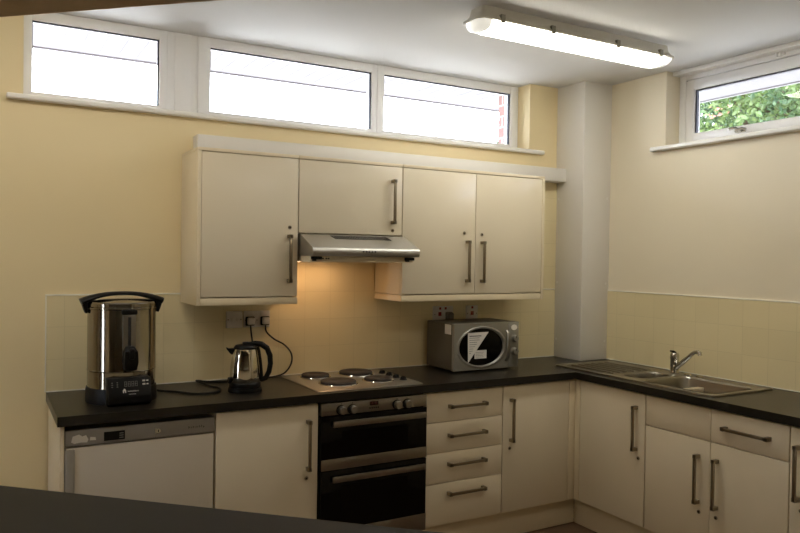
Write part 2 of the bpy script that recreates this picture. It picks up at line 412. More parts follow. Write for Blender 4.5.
b.box(XF - .018, XF - .006, yh - .03, yh + .03, zh - .012, zh + .012, .003)
b.cyl((XF - .018, yh, zh), (XF - .045, yh, zh), .010, 14, bev=.002)
b.tube([(XF - .044, yh + .012, zh - .01), (XF - .05, yh - .005, zh), (XF - .05, yh - .03, zh + .004), (XF - .046, yh - .055, zh - .004)], .007, 10)
b.tube([(XF - .04, yh, zh + .004), (XF - .036, yh + .03, zh + .016), (XF - .03, yh + .062, zh + .012)], .008, 10)
b.build('window_handle', M['chrome'], wn)
b = MB(); b.box(XF - .016, XF, -1.39, -1.33, 2.676, 2.692, .003).box(XF - .022, XF - .016, -1.375, -1.362, 2.672, 2.696, .002).box(XF - .022, XF - .016, -1.352, -1.342, 2.672, 2.696, .002)
b.build('catch', M['upvc'], wn)
struct(MB().box(XR + .05, XF, RY1, RY0, 2.693, ZC, .003).build('trim_6', M['white']), 'white head board above the small window', 'window trim')
b = MB(); b.box(XR - .045, XR, RY1 - .085, RY0 + .085, 2.236, 2.262, .008, 3).box(XR - .01, XF + .07, RY1, RY0, 2.240, 2.262)
struct(b.build('trim_7', M['white']), 'white sill under the small window above the sink', 'window sill')

# boxed trunking above the wall cupboards
tk = MB().box(0.669, PX, -0.10, 0, 2.078, 2.166, .003).build('trim_8', M['boxing'])
struct(tk, 'white boxed trunking along the wall above the cupboards', 'trunking')

# ================================================================== CABINET HELPERS
def D_handle(parent, p, length, direction, normal, name='handle'):
    """square bar handle; p = centre on the door face"""
    p = Vector(p); d = Vector(direction); n = Vector(normal); s = d.cross(n)
    mtx = Matrix(((d.x, s.x, n.x, p.x), (d.y, s.y, n.y, p.y), (d.z, s.z, n.z, p.z), (0, 0, 0, 1)))
    h = length / 2; b = MB()
    b.box(-h, h, -.007, .007, .025, .037, .0015, mtx=mtx)
    for sgn in (-1, 1):
        b.box(sgn * h, sgn * (h - .018), -.0095, .0095, 0.0, .037, .0015, mtx=mtx)
    return b.build(name, M['nickel'], parent)
def cam_lock(parent, p, normal):
    p = Vector(p); n = Vector(normal); b = MB()
    b.cyl(p, p + n * .004, .0095, 18, bev=.001)
    o = b.build('lock', M['nickel'], parent)
    MB().cyl(p + n * .004, p + n * .0045, .0042, 12).build('keyhole', M['dark'], o)
    return o
FY = -0.58
UP = (0, 0, 1)
def yfront(b, x0, x1, z0, z1, yf, t=.018): return b.box(x0 + .0015, x1 - .0015, yf, yf + t, z0, z1, .0015)

def base_door_back(parent, x0, x1, z0, z1, hx, lock=True):
    d = yfront(MB(), x0, x1, z0, z1, FY).build('door', M['cream'], parent)
    D_handle(d, (hx, FY, .672), .240, UP, (0, -1, 0))
    if lock: cam_lock(d, (hx - .004, FY, .515), (0, -1, 0))
    return d
DZ0, DZ1 = 0.162, 0.862

# ================================================================== WORKTOP
SO = (2.803, 3.292, -1.478, -0.352)            # sink outline x0 x1 y0 y1
def rrect(x0, x1, y0, y1, r, n=6):
    P = []
    for cx, cy, a0 in ((x1 - r, y1 - r, 0), (x0 + r, y1 - r, 90), (x0 + r, y0 + r, 180), (x1 - r, y0 + r, 270)):
        for k in range(n + 1):
            a = math.radians(a0 + 90 * k / n); P.append((cx + r * math.cos(a), cy + r * math.sin(a)))
    return P
XWF = XR - .60
outer = [(0, -.008), (0, -.6), (XWF, -.6), (XWF, -2.6), (XR - .008, -2.6), (XR - .008, PY - .001), (PX - .001, PY - .001), (PX - .001, -.008)]
cut = [(2.835, -.775), (2.835, -1.45), (3.215, -1.45), (3.215, -.775)]
b = MB(); b.plate_holes(outer, [cut], ZW - .04, ZW)
e = [ed for ed in b.bm.edges if len(ed.link_faces) == 2 and ed.calc_face_angle(0) > .5 and ed.verts[0].co.z > ZW - .001 and ed.verts[1].co.z > ZW - .001]
bmesh.ops.bevel(b.bm, geom=e, offset=.004, segments=3, affect='EDGES', profile=.5)
wt = tag(b.build('worktop', M['worktop']), 'black speckled L-shaped worktop running round the corner', 'worktop')

# ================================================================== BASE UNITS, back run
ep = tag(MB().box(.010, .027, -.585, -.02, 0, ZW - .041, .001).build('end_panel', M['cream_edge']), 'cream end panel closing the left end of the base units', 'panel')

# fridge ------------------------------------------------------------
f = thing('undercounter_fridge', 'white undercounter fridge with grey control strip below the urn', 'fridge', (.332, -.3, 0))
b = MB(); b.box(.034, .630, -.535, -.04, .03, .845, .004)
for x in (.08, .58):
    for y in (-.5, -.09): b.cyl((x, y, 0), (x, y, .03), .018, 12)
b.build('cabinet', M['fridge'], f)
cp = MB().box(.030, .635, -.582, -.535, .782, .846, .004).build('control_strip', M['fridgegrey'], f)
MB().box(.176, .258, -.584, -.582, .792, .829, .001).build('display', M['black'], cp)
b = MB()
for k in range(3): b.box(.236, .252, -.585, -.584, .799 + k * .009, .803 + k * .009)
b.build('display_marks', M['led'], cp, smooth=0)
b = MB(); b.prism([(.052, .800), (.064, .793), (.088, .796), (.112, .794), (.117, .806), (.108, .824), (.094, .820), (.082, .829), (.058, .823)], 'Y', -.5828, -.582)
b.prism([(.122, .801), (.146, .800), (.144, .812), (.124, .815)], 'Y', -.5828, -.582)
b.build('torn_sticker', M['paper'], cp, smooth=0)
b = MB(); b.lathe([(.0005, 0), (.010, .0), (.010, .003), (.0005, .003)], (.393, -.585, .812), 16, axis='Y'); b.box(.380, .384, -.5835, -.582, .800, .825)
lk = b.build('lock', M['chrome'], cp)
MB().box(.391, .395, -.5856, -.585, .807, .817).build('keyhole', M['dark'], lk, smooth=0)
b = MB(); x = .520
for wdt, h, dz in ((.008, .010, 0), (.006, .008, 0), (.007, .009, 0), (.004, .006, .001), (.008, .008, 0), (.007, .010, 0), (.006, .011, 0), (.008, .008, -.002)):
    b.box(x, x + wdt * .25, -.5828, -.582, .808 + dz, .808 + h + dz); b.box(x, x + wdt * .8, -.5828, -.582, .808 + dz + h * .42, .808 + dz + h * .6); x += wdt + .0025
b.build('badge_lettering', M['dark'], cp, smooth=0)
d = MB().box(.034, .632, -.580, -.537, .10, .776, .005).build('door', M['fridge'], f)
MB().box(.030, .066, -.586, -.560, .10, .770, .004).build('door_grip', M['fridgegrey'], d)

# base cupboard -----------------------------------------------------
def carcass(x0, x1, parent, back=-.03):
    MB().box(x0 + .001, x1 - .001, FY + .021, back, .15, ZW - .0405, .001).build('carcass', M['cream_edge'], parent)
c = thing('base_cupboard', 'cream base cupboard between the fridge and the oven', 'cupboard', (.886, -.3, .15), 'cream floor cupboards')
carcass(.639, 1.133, c); base_door_back(c, .640, 1.132, DZ0, DZ1, 1.078)

# oven ---------------------------------------------------------------
o = thing('double_oven', 'stainless and black glass double oven built in under the hob', 'oven', (1.434, -.3, .15))
OX0, OX1 = 1.140, 1.728
MB().box(OX0 + .004, OX1 - .004, FY + .01, -.04, .151, .866, .001).build('oven_body', M['dark'], o)
OF = -.598
cp = MB().box(OX0, OX1, OF, FY + .01, .803, .862, .002).build('control_panel', M['steel'], o)
for x in (1.243, 1.302, 1.551, 1.609):
    k = MB().lathe([(.024, 0), (.024, -.004), (.0005, -.004)][:2] + [(.024, -.004)], (x - .003, OF, .826), 24, axis='Y').build('knob_collar', M['black'], cp)
    b = MB(); b.lathe([(.020, -.004), (.019, -.026), (.017, -.028), (.0005, -.028)], (x, OF, .826), 28, axis='Y')
    b.build('knob', M['steel'], cp)
    MB().box(x - .002, x + .002, OF - .0006, OF, .853, .857).build('knob_mark', M['dark'], cp, smooth=0)
MB().box(1.398, 1.444, OF - .001, OF, .834, .854, .0005).build('clock_display', M['clock'], cp)
for k in range(5): MB().cyl((1.398 + k * .0115, OF, .822), (1.398 + k * .0115, OF - .004, .822), .0035, 10).build('button', M['dark'], cp)
def oven_door(z0, z1, hz, hx0, hx1, strip):
    d = MB().box(OX0, OX1, OF - .002, FY + .01, z0, z1, .002).build('door', M['ovenglass'], o)
    b = MB(); b.box(hx0, hx1, OF - .034, OF - .022, hz - .014, hz + .014, .0015, 2)
    for x in (hx0 + .03, hx1 - .03): b.box(x - .009, x + .009, OF - .024, OF - .001, hz - .008, hz + .008, .001)
    b.build('door_handle', M['steel'], d)
    MB().box(OX0, OX1, OF - .005, OF - .002, strip[0], strip[1], .001).build('steel_strip', M['steel'], d)
    b = MB(); b.box(OX0 + .11, OX1 - .11, OF - .0028, OF - .002, z0 + .075, z1 - .075)
    b.build('viewing_window', M['dark'] if False else M['ovenglass'], d, smooth=0)
oven_door(.540, .797, .765, 1.190, 1.706, (.541, .594))
oven_door(.162, .536, .500, 1.190, 1.706, (.166, .250))

# drawers ------------------------------------------------------------
dr = thing('drawer_unit', 'cream unit of four stacked drawers right of the oven', 'drawers', (1.983, -.3, .15))
carcass(1.735, 2.231, dr)
zs = [.162, .381, .543, .704, .862]
for z0, z1 in zip(zs, zs[1:]):
    d = yfront(MB(), 1.736, 2.231, z0 + .0015, z1 - .0015, FY).build('drawer', M['cream'], dr)
    hz = {.162: .325, .381: .480, .543: .632, .704: .785}[z0]
    D_handle(d, (1.990, FY, hz), .240, (1, 0, 0), (0, -1, 0))
# corner cupboard ----------------------------------------------------
c = thing('base_cupboard', 'cream base cupboard between the drawers and the inner corner', 'cupboard', (2.48, -.3, .15), 'cream floor cupboards')
carcass(2.233, 2.735, c); base_door_back(c, 2.234, 2.716, DZ0, DZ1, 2.287)
RX = XR - .58                                  # right run door plane (front faces -x)
b = MB(); b.box(2.719, RX, FY + .0, FY + .018, DZ0, DZ1, .001).box(RX, RX + .018, -.618, FY, DZ0, DZ1, .001)
tag(b.build('corner_post', M['cream_edge']), 'narrow cream post filling the inner corner of the base units', 'post')

# plinths -------------------------------------------------------------
tag(MB().box(.64, XR - .53, -.532, -.516, 0, .149, .001).build('plinth', M['cream_edge']), 'cream plinth under the oven and drawers', 'plinth')
tag(MB().box(XR - .53, XR - .514, -2.6, -.533, 0, .149, .001).build('plinth', M['cream_edge']), 'cream plinth under the sink cupboards', 'plinth')

# right run -----------------------------------------------------------
def xfront(b, y0, y1, z0, z1): return b.box(RX, RX + .018, y1 + .0015, y0 - .0015, z0, z1, .0015)
def rcarcass(y0, y1, parent, top=ZW - .0405):
    b = MB()
    b.box(RX + .021, XR - .03, y1 + .001, y1 + .017, .15, top).box(RX + .021, XR - .03, y0 - .017, y0 - .001, .15, top)
    b.box(RX + .021, XR - .03, y1 + .017, y0 - .017, .15, .167).box(XR - .036, XR - .03, y1 + .017, y0 - .017, .167, top)
    b.box(RX + .021, RX + .024, y1 + .017, y0 - .017, .167, top)
    b.build('carcass', M['cream_edge'], parent, smooth=0)
NX = (-1, 0, 0)
c = thing('base_cupboard', 'cream base cupboard under the sink drainer beside the inner corner', 'cupboard', (XR - .3, -.86, .15), 'cream floor cupboards')
rcarcass(-.620, -1.104, c)
d = xfront(MB(), -.622, -1.103, DZ0, DZ1).build('door', M['cream'], c)
D_handle(d, (RX, -1.046, .675), .240, UP, NX); cam_lock(d, (RX, -1.062, .518), NX)
c = thing('sink_cupboard', 'cream two-door sink cupboard with a drawer front above each door', 'cupboard', (XR - .3, -1.5, .15), 'cream floor cupboards')
rcarcass(-1.106, -1.894, c)
xfront(MB(), -1.107, -1.500, .707, DZ1).build('false_front', M['cream'], c)
d = xfront(MB(), -1.500, -1.893, .707, DZ1).build('drawer', M['cream'], c)
D_handle(d, (RX, -1.693, .787), .235, (0, 1, 0), NX)
d = xfront(MB(), -1.107, -1.500, DZ0, .703).build('door', M['cream'], c)
D_handle(d, (RX, -1.437, .512), .240, UP, NX); cam_lock(d, (RX, -1.443, .352), NX)
d = xfront(MB(), -1.500, -1.893, DZ0, .703).build('door', M['cream'], c)
D_handle(d, (RX, -1.540, .512), .240, UP, NX); cam_lock(d, (RX, -1.538, .352), NX)
c = thing('base_cupboard', 'cream base cupboard at the right edge, past the sink cupboard', 'cupboard', (XR - .3, -2.15, .15), 'cream floor cupboards')
rcarcass(-1.896, -2.40, c)
d = xfront(MB(), -1.896, -2.398, DZ0, DZ1).build('door', M['cream'], c)
D_handle(d, (RX, -1.936, .670), .240, UP, NX); cam_lock(d, (RX, -1.950, .512), NX)

# ================================================================== WALL UNITS
WF = -.325
WZ0, WZ1 = 1.322, 2.070
def wall_carcass(p, x0, x1, z0, left=False, right=False):
    MB().box(x0 + .001 + (.018 if left else 0), x1 - .001 - (.018 if right else 0), WF + .021, -.013, z0 + .001, WZ1 - .017, .001).build('carcass', M['cream_edge'], p)
    MB().box(x0 + .0005, x1 - .0005, WF - .002, -.013, WZ1 - .016, WZ1, .001).build('top_panel', M['cream_edge'], p)
def wall_door(p, x0, x1, z0, z1, hx, hz, hl, lx, lz):
    d = yfront(MB(), x0, x1, z0, z1, WF).build('door', M['cream'], p)
    D_handle(d, (hx, WF, hz), hl, UP, (0, -1, 0)); cam_lock(d, (lx, WF, lz), (0, -1, 0))
c = thing('wall_cupboard', 'cream wall cupboard left of the extractor hood', 'cupboard', (.871, -.16, WZ0), 'cream wall cupboards')
wall_carcass(c, .612, 1.120, WZ0 + .036, left=True)
MB().box(.612, .630, WF - .003, -.013, WZ0, WZ1 - .0165, .001).build('end_panel', M['cream_edge'], c)
MB().box(.6305, 1.120, WF, -.013, WZ0, WZ0 + .034, .001).build('pelmet', M['cream_edge'], c)
wall_door(c, .631, 1.119, WZ0 + .040, WZ1 - .019, 1.070, 1.550, .240, 1.074, 1.706)
c = thing('wall_cupboard', 'short cream wall cupboard above the extractor hood', 'cupboard', (1.42, -.16, 1.68), 'cream wall cupboards')
wall_carcass(c, 1.121, 1.722, 1.680)
wall_door(c, 1.121, 1.722, 1.683, WZ1 - .019, 1.660, 1.862, .240, 1.663, 1.708)
c = thing('wall_cupboard', 'wide two-door cream wall cupboard right of the extractor hood', 'cupboard', (2.22, -.16, WZ0), 'cream wall cupboards')
wall_carcass(c, 1.723, 2.725, WZ0 + .036, right=True)
MB().box(2.707, 2.725, WF - .003, -.013, WZ0, WZ1 - .0165, .001).build('end_panel', M['cream_edge'], c)
MB().box(1.723, 2.7065, WF, -.013, WZ0, WZ0 + .034, .001).build('pelmet', M['cream_edge'], c)
wall_door(c, 1.724, 2.212, WZ0 + .040, WZ1 - .019, 2.152, 1.546, .240, 2.133, 1.708)
wall_door(c, 2.213, 2.706, WZ0 + .040, WZ1 - .019, 2.257, 1.544, .240, 2.257, 1.702)

# ================================================================== EXTRACTOR HOOD
h = thing('extractor_hood', 'stainless steel extractor hood with slotted grille above the hob', 'hood', (1.424, -.25, 1.54))
HX0, HX1 = 1.127, 1.7215
prof = [(-.013, 1.676), (-.335, 1.676), (-.488, 1.611), (-.498, 1.603), (-.502, 1.590), (-.500, 1.574), (-.493, 1.566), (-.42, 1.563), (-.42, 1.540), (-.013, 1.540)]
HS = HX1 + .0
b = MB(); b.prism([p for p in prof if p[0] > -.33] + [], 'X', HX0, HX1) if False else None
b.prism([(-.013, 1.676), (-.334, 1.676), (-.334, 1.540), (-.013, 1.540)], 'X', HX0, HX1)
b.prism([(-.334, 1.676), (-.488, 1.611), (-.498, 1.603), (-.502, 1.590), (-.500, 1.574), (-.493, 1.566), (-.334, 1.566)], 'X', HX0, HX1 + .010)
b.build('hood_body', M['hood'], h, smooth=50)
MB().box(HX0 + .002, HX1 - .002, -.455, -.03, 1.536, 1.5395, .001).build('filter_panel', M['cream_edge'], h)
b = MB(); b.box(HX0 + .003, HX1 - .003, -.452, -.334, 1.5395, 1.566, .001)
b.build('lower_housing', M['cream_edge'], h)
sl = Vector((0, -.154, -.065)).normalized(); nn = Vector((0, sl.z, -sl.y)); nn = nn if nn.z > 0 else -nn
b = MB()
for r in range(3):
    for k in range(22):
        cpt = Vector((1.285 + k * .0150 + r * .005, -.345, 1.6714)) + sl * (.004 + r * .0165)
        mtx = Matrix(((1, 0, 0, cpt.x), (0, sl.y, nn.y, cpt.y), (0, sl.z, nn.z, cpt.z), (0, 0, 0, 1)))
        b.prism([(-.001, 0), (.0065, 0), (.0105, .0125), (.003, .0125)], 'Z', -.0004, .0016, mtx=mtx)
b.build('vent_grille', M['dark'], h, smooth=0)
for k in range(5):
    MB().cyl((1.400 + k * .0165, -.500, 1.590), (1.400 + k * .0165, -.506, 1.590), .0042, 12, bev=.001).build('button', M['black'], h)
for k in (0, .012, .03, .042): MB().box(1.185 + k, 1.193 + k, -.4535, -.452, 1.550, 1.557).build('slot', M['dark'], h, smooth=0)
for x0 in (HX0 + .01, HX1 - .055):
    b = MB(); b.box(x0, x0 + .055, -.465, -.425, 1.548, 1.563, .003).box(x0 + .005, x0 + .025, -.462, -.43, 1.541, 1.549, .001)
    b.build('visor_hinge', M['black'], h)
for x in (1.215, 1.395):
    MB().box(x - .05, x + .05, -.20, -.12, 1.5345, 1.5362).build('hood_lamp', M['hoodlamp'], h)

# ================================================================== HOB
hb = thing('electric_hob', 'steel electric hob with four black solid hotplates', 'hob', (1.434, -.305, ZW))
HBX0, HBX1, HBY0, HBY1 = 1.143, 1.729, -.560, -.050
def slab(b, poly, z0, z1, inset, drop):
    """thin pressed plate"""
    cx = sum(p[0] for p in poly) / len(poly); cy = sum(p[1] for p in poly) / len(poly)
    def sc(k, z): return [Vector((cx + (x - cx) * (1 - k / abs(HBX1 - HBX0) * 2), cy + (y - cy) * (1 - k / abs(HBY1 - HBY0) * 2), z)) for x, y in poly]
    b.loops([sc(0, z0), sc(0, z0 + drop), sc(inset, z1)])
b = MB(); slab(b, rrect(HBX0, HBX1, HBY0, HBY1, .012, 4), ZW, ZW + .009, .012, .003)
b.build('hob_plate', M['hobsteel'], hb)
for x, y, r in ((1.292, -.165, .074), (1.533, -.165, .091), (1.318, -.400, .091), (1.548, -.400, .074)):
    hp = MB().lathe([(r + .010, ZW + .009), (r + .008, ZW + .0125), (r - .001, ZW + .0125)], (x, y, 0), 44).build('plate_rim', M['chrome'], hb)
    b = MB(); b.lathe([(r - .001, ZW + .0125), (r, ZW + .016), (r, ZW + .022), (r - .004, ZW + .0245), (r * .45, ZW + .0245), (r * .4, ZW + .0225), (.001, ZW + .0225)], (x, y, 0), 44)
    b.build('hotplate', M['iron'], hp)
for k in range(4):
    x, y = 1.672, -.215 - k * .078
    b = MB(); b.lathe([(.020, ZW + .009), (.020, ZW + .012), (.0165, ZW + .014), (.0155, ZW + .023), (.013, ZW + .025), (.0005, ZW + .025)], (x, y, 0), 24)
    b.box(x - .003, x + .003, y - .015, y + .015, ZW + .023, ZW + .028, .001)
    b.build('knob', M['black'], hb)

# ================================================================== SINK + TAP
sk = thing('sink', 'stainless steel sink with a bowl and a half and a ribbed drainer', 'sink', (3.05, -.92, ZW))
x0, x1, y0, y1 = SO
main = rrect(2.850, 3.205, -1.435, -.985, .06, 6)
half = rrect(2.890, 3.165, -.955, -.790, .07, 6)
b = MB(); zt = ZW + .005
b.plate_holes(rrect(x0, x1, y0, y1, .02, 4), [main, half], ZW + .0005, zt)
# rolled rim
rim = rrect(x0 + .004, x1 - .004, y0 + .004, y1 - .004, .02, 4)
b.tube([Vector((x, y, zt)) for x, y in rim + rim[:1]], .0045, 8)
b.build('rim_plate', M['sinksteel'], sk)
def bowl(name, loop, depth):
    cx = sum(p[0] for p in loop) / len(loop); cy = sum(p[1] for p in loop) / len(loop)
    def ring(k, z): return [Vector((cx + (x - cx) * k, cy + (y - cy) * k, z)) for x, y in loop]
    b = MB(); b.loops([ring(1.012, zt + .0015), ring(.995, zt), ring(.975, zt - .012), ring(.93, zt - depth + .03), ring(.88, zt - depth + .006), ring(.78, zt - depth), ring(.2, zt - depth - .003), ], cap0=False)
    o = b.build(name, M['sinksteel'], sk, smooth=60)
    MB().lathe([(.036, zt - depth - .002), (.036, zt - depth + .002), (.026, zt - depth - .0005), (.0005, zt - depth - .001)], (cx, cy, 0), 28).build('waste', M['chrome'], o)
    return o
mb_ = bowl('main_bowl', main, .16)
bowl('half_bowl', half, .10)
ov = MB().box(2.99, 3.06, -1.427, -1.4195, .845, .880, .003).build('overflow', M['chrome'], mb_)
for k in range(2): MB().box(3.000 + k * .032, 3.020 + k * .032, -1.4195, -1.4185, .850, .875).build('overflow_slot', M['dark'], ov, smooth=0)
b = MB()
for k in range(6):
    x = 2.885 + k * .056
    b.tube([(x, -.415, zt - .0005), (x, -.43, zt + .002), (x, -.735, zt + .002), (x, -.752, zt - .0005)], .0075, 10)
b.build('drainer_ribs', M['sinksteel'], sk)
b = MB(); lp = rrect(2.852, 3.198, -.770, -.395, .03, 5)
b.tube([Vector((x, y, zt)) for x, y in lp + lp[:1]], .003, 8)
b.build('drainer_edge', M['sinksteel'], sk)
for y in (-.975, -1.055):
    MB().lathe([(.021, zt), (.020, zt + .006), (.012, zt + .010), (.0005, zt + .010)], (3.248, y, 0), 22).build('cover_cap', M['chrome'], sk)

tp = thing('mixer_tap', 'chrome single-lever mixer tap standing on the back of the sink', 'tap', (3.246, -.876, zt))
TX, TY = 3.246, -.884
b = MB(); b.lathe([(.027, zt), (.027, zt + .004), (.0250, zt + .008), (.0240, zt + .080), (.0255, zt + .084), (.0255, zt + .104), (.020, zt + .118), (.0005, zt + .120)], (TX, TY, 0), 30)
b.build('tap_body', M['chrome'], tp)
b = MB()
b.tube([(TX - .004, TY - .012, zt + .030), (TX - .012, TY - .058, zt + .062), (TX - .022, TY - .112, zt + .104), (TX - .027, TY - .140, zt + .126), (TX - .031, TY - .162, zt + .140), (TX - .035, TY - .186, zt + .145), (TX - .038, TY - .200, zt + .141), (TX - .039, TY - .204, zt + .126)], .0115, 14,
       radii=[.0155, .0140, .0120, .0115, .0115, .0115, .0118, .0118])
b.build('spout', M['chrome'], tp)
b = MB(); b.tube([(TX + .008, TY + .003, zt + .116), (TX - .004, TY + .006, zt + .124), (TX - .022, TY + .012, zt + .126)], .009, 10, radii=[.012, .0105, .008], flat=.6)
b.build('lever', M['black'], tp)

# ================================================================== MICROWAVE
mw = thing('microwave_oven', 'silver microwave oven with an oval door window and two dials', 'microwave', (2.285, -.19, ZW))
AX0, AX1, AZ0, AZ1, AF = 2.058, 2.522, ZW + .012, 1.190, -.350
MB().box(AX0, AX1, AF + .022, -.058, AZ0, AZ1, .006).build('casing', M['mwside'], mw)
for x in (AX0 + .05, AX1 - .05):
    for y in (AF + .06, -.10): MB().cyl((x, y, ZW), (x, y, AZ0 + .002), .014, 12).build('foot', M['black'], mw)
dx1 = 2.444
ell = lambda cx, cz, a, bb, n=48: [(cx + a * math.cos(2 * PI * i / n), cz + bb * math.sin(2 * PI * i / n)) for i in range(n)]
OC = (2.250, 1.052)
b = MB(); b.plate_holes([(AX0, AZ0), (dx1 - .001, AZ0), (dx1 - .001, AZ1), (AX0, AZ1)], [ell(*OC, .156, .107)], AF, AF + .021, axis='Y')
door = b.build('door', M['mwgrey'], mw)
rings = []
for k in range(9):
    t = k / 8; a = .157 + .020 * t; c_ = .1075 + .014 * t; hgt = math.sin(PI * t) * .006
    rings.append([Vector((OC[0] + a * math.cos(2 * PI * i / 48) + .004 * t, AF - hgt, OC[1] + c_ * math.sin(2 * PI * i / 48))) for i in range(48)])
b = MB(); b.loops(rings, cap0=False, cap1=False); b.build('oval_surround', M['mwgrey'], door, smooth=60)
b = MB(); b.prism(ell(*OC, .157, .108), 'Y', AF + .006, AF + .010); b.build('window_glass', M['ovenglass'], door)
nt_ = MB().prism([(2.156, 1.136), (2.304, 1.138), (2.160, .962)], 'Y', AF + .0052, AF + .006).build('notice', M['paper'], door, smooth=0)
b = MB()
for k in range(10):
    z = 1.118 - k * .0125; wd = (.100 - k * .0107)
    if wd > .01: b.box(2.168, 2.168 + wd * random.uniform(.75, 1), AF + .0046, AF + .0052, z - (.004 if k == 0 else .0012), z + .0012)
b.build('notice_lettering', M['ink'], nt_, smooth=0)
lb = MB().box(2.205, 2.290, AF + .0050, AF + .0056, .985, 1.033).build('small_label', M['paper'], door, smooth=0)
b = MB()
for k in range(4): b.box(2.212, 2.212 + random.uniform(.05, .07), AF + .0045, AF + .0050, 1.020 - k * .009, 1.0215 - k * .009)
b.build('label_lettering', M['ink'], lb, smooth=0)
b = MB(); b.tube([(2.428, AF - .002, .965), (2.427, AF - .022, .985), (2.426, AF - .030, 1.03), (2.426, AF - .030, 1.08), (2.427, AF - .022, 1.125), (2.428, AF - .002, 1.142)], .010, 12, flat=.7)
b.build('door_handle', M['steel'], door)
pn = MB().box(dx1 + .001, AX1, AF, AF + .021, AZ0, AZ1, .003).build('control_panel', M['mwgrey'], mw)
for z in (1.093, 1.017):
    b = MB(); b.lathe([(.026, 0), (.026, -.003), (.021, -.005), (.019, -.022), (.017, -.024), (.0005, -.024)], (2.487, AF, z), 28, axis='Y')
    kb = b.build('dial', M['mwgrey'], pn)
    MB().box(2.4855, 2.4885, AF - .0246, AF - .024, z + .002, z + .016).build('dial_mark', M['dark'], kb, smooth=0)
MB().prism(ell(2.486, 1.158, .022, .017, 16), 'Y', AF - .0008, AF).build('sticker', M['paper'], pn, smooth=0)
MB().box(AX0 - .0008, AX0, AF + .030, AF + .095, 1.128, 1.184).build('side_sticker', M['paper'], mw, smooth=0)

# ================================================================== URN
UX, UY = .285, -.315
u = thing('hot_water_urn', 'large stainless steel hot water urn with black lid handle and control box', 'urn', (UX, UY, ZW))
b = MB(); b.lathe([(.150, ZW), (.151, ZW + .012), (.150, ZW + .055), (.147, ZW + .066), (.10, ZW + .066)], (UX, UY, 0), 56); b.build('base', M['black'], u)
b = MB(); b.lathe([(.144, ZW + .066), (.1445, ZW + .138), (.146, ZW + .141), (.1445, ZW + .145), (.1445, 1.318), (.148, 1.321), (.148, 1.327), (.145, 1.330), (.10, 1.330)], (UX, UY, 0), 72)
bd = b.build('body', M['polished'], u, smooth=25)
b = MB(); b.lathe([(.146, 1.3305), (.146, 1.345), (.141, 1.351), (.10, 1.360), (.04, 1.365), (.0005, 1.366)], (UX, UY, 0), 64)
lid = b.build('lid', M['polished'], u)
# arch handle over the lid
pts = []
for k in range(23):
    t = -1 + 2 * k / 22
    pts.append((UX + t * .172, UY, 1.386 - .038 * abs(t) ** 2.3))
def bar(b, pts, hw, hh):
    rings = []
    for i, p in enumerate(pts):
        p = Vector(p); d = (Vector(pts[min(i + 1, len(pts) - 1)]) - Vector(pts[max(i - 1, 0)])).normalized()
        nz_ = d.cross(Vector((0, 1, 0)));
        if nz_.z < 0: nz_ = -nz_
        w_ = hw[i] if isinstance(hw, list) else hw; h_ = hh[i] if isinstance(hh, list) else hh
        ring = []
        for k in range(12):
            a = 2 * PI * k / 12; ring.append(p + Vector((0, 1, 0)) * (w_ * math.cos(a)) + nz_ * (h_ * math.sin(a)))
        rings.append(ring)
    b.loops(rings)
b = MB(); n = len(pts)
bar(b, pts, [.020 + .016 * abs(-1 + 2 * k / 22) for k in range(23)], [.0085 + .009 * abs(-1 + 2 * k / 22) ** 2 for k in range(23)])
for s in (-1, 1):
    b.prism([(UX + s * .146, 1.350), (UX + s * .172, 1.352), (UX + s * .163, 1.322), (UX + s * .155, 1.300), (UX + s * .1465, 1.300)], 'Y', UY - .026, UY + .026, .003)
b.build('lid_handle', M['black'], u)
# gauge + tap on the front, control box (rotated frame, front slightly turned)
RZ = math.radians(2.0)
UMX = Matrix.Translation((UX, UY, 0)) @ Matrix.Rotation(RZ, 4, 'Z')
b = MB(); b.box(-.027, .027, -.160, -.145, 1.085, 1.300, .004, mtx=UMX); gp = b.build('gauge_plate', M['steel'], u)
b = MB(); b.box(-.006, .006, -.1618, -.160, 1.10, 1.290, .0005, mtx=UMX); gs = b.build('gauge_slot', M['dark'], gp)
b = MB(); b.box(-.032, .032, -.166, -.143, 1.300, 1.322, .006, 3, mtx=UMX); b.build('gauge_cap', M['black'], gp)
b = MB(); b.loops([[UMX @ Vector((sx * w_, -.150 - d_ * (1 if sy < 0 else 0), z)) for sx, sy in ((-1, 1), (-1, -1), (1, -1), (1, 1))] for z, w_, d_ in ((1.058, .012, .020), (1.066, .024, .045), (1.10, .028, .058), (1.145, .026, .055), (1.165, .016, .030))])
b.box(-.010, .010, -.225, -.200, 1.115, 1.160, .004, mtx=UMX)
b.build('dispense_tap', M['black'], u)
b = MB(); b.prism([(-.10, ZW + .001), (-.158, ZW + .001), (-.190, ZW + .014), (-.190, ZW + .045), (-.166, ZW + .120), (-.10, ZW + .120)], 'X', -.088, .088, .004, mtx=UMX)
cb = b.build('control_box', M['black'], u)
pz = Vector((0, .024, .075)).normalized(); pn_ = Vector((0, -pz.z, pz.y))
o0 = Vector((0, -.1905, ZW + .046))
CM = UMX @ Matrix(((1, 0, pn_.x, o0.x), (0, pz.y, pn_.y, o0.y), (0, pz.z, pn_.z, o0.z), (0, 0, 0, 1)))
b = MB()
def seg7(b, x, z, w, hgt, t=.0016):
    for (xa, xb, za, zb) in ((0, w, 0, t), (0, w, hgt / 2 - t / 2, hgt / 2 + t / 2), (0, w, hgt - t, hgt), (0, t, 0, hgt), (w - t, w, 0, hgt)):
        b.box(x + xa, x + xb, z + za, z + zb, 0, .0006, mtx=CM)
for k in range(4): seg7(b, -.022 + k * .0145, .040, .010, .022)
b.build('display_digits', M['led'], cb, smooth=0)
b = MB()
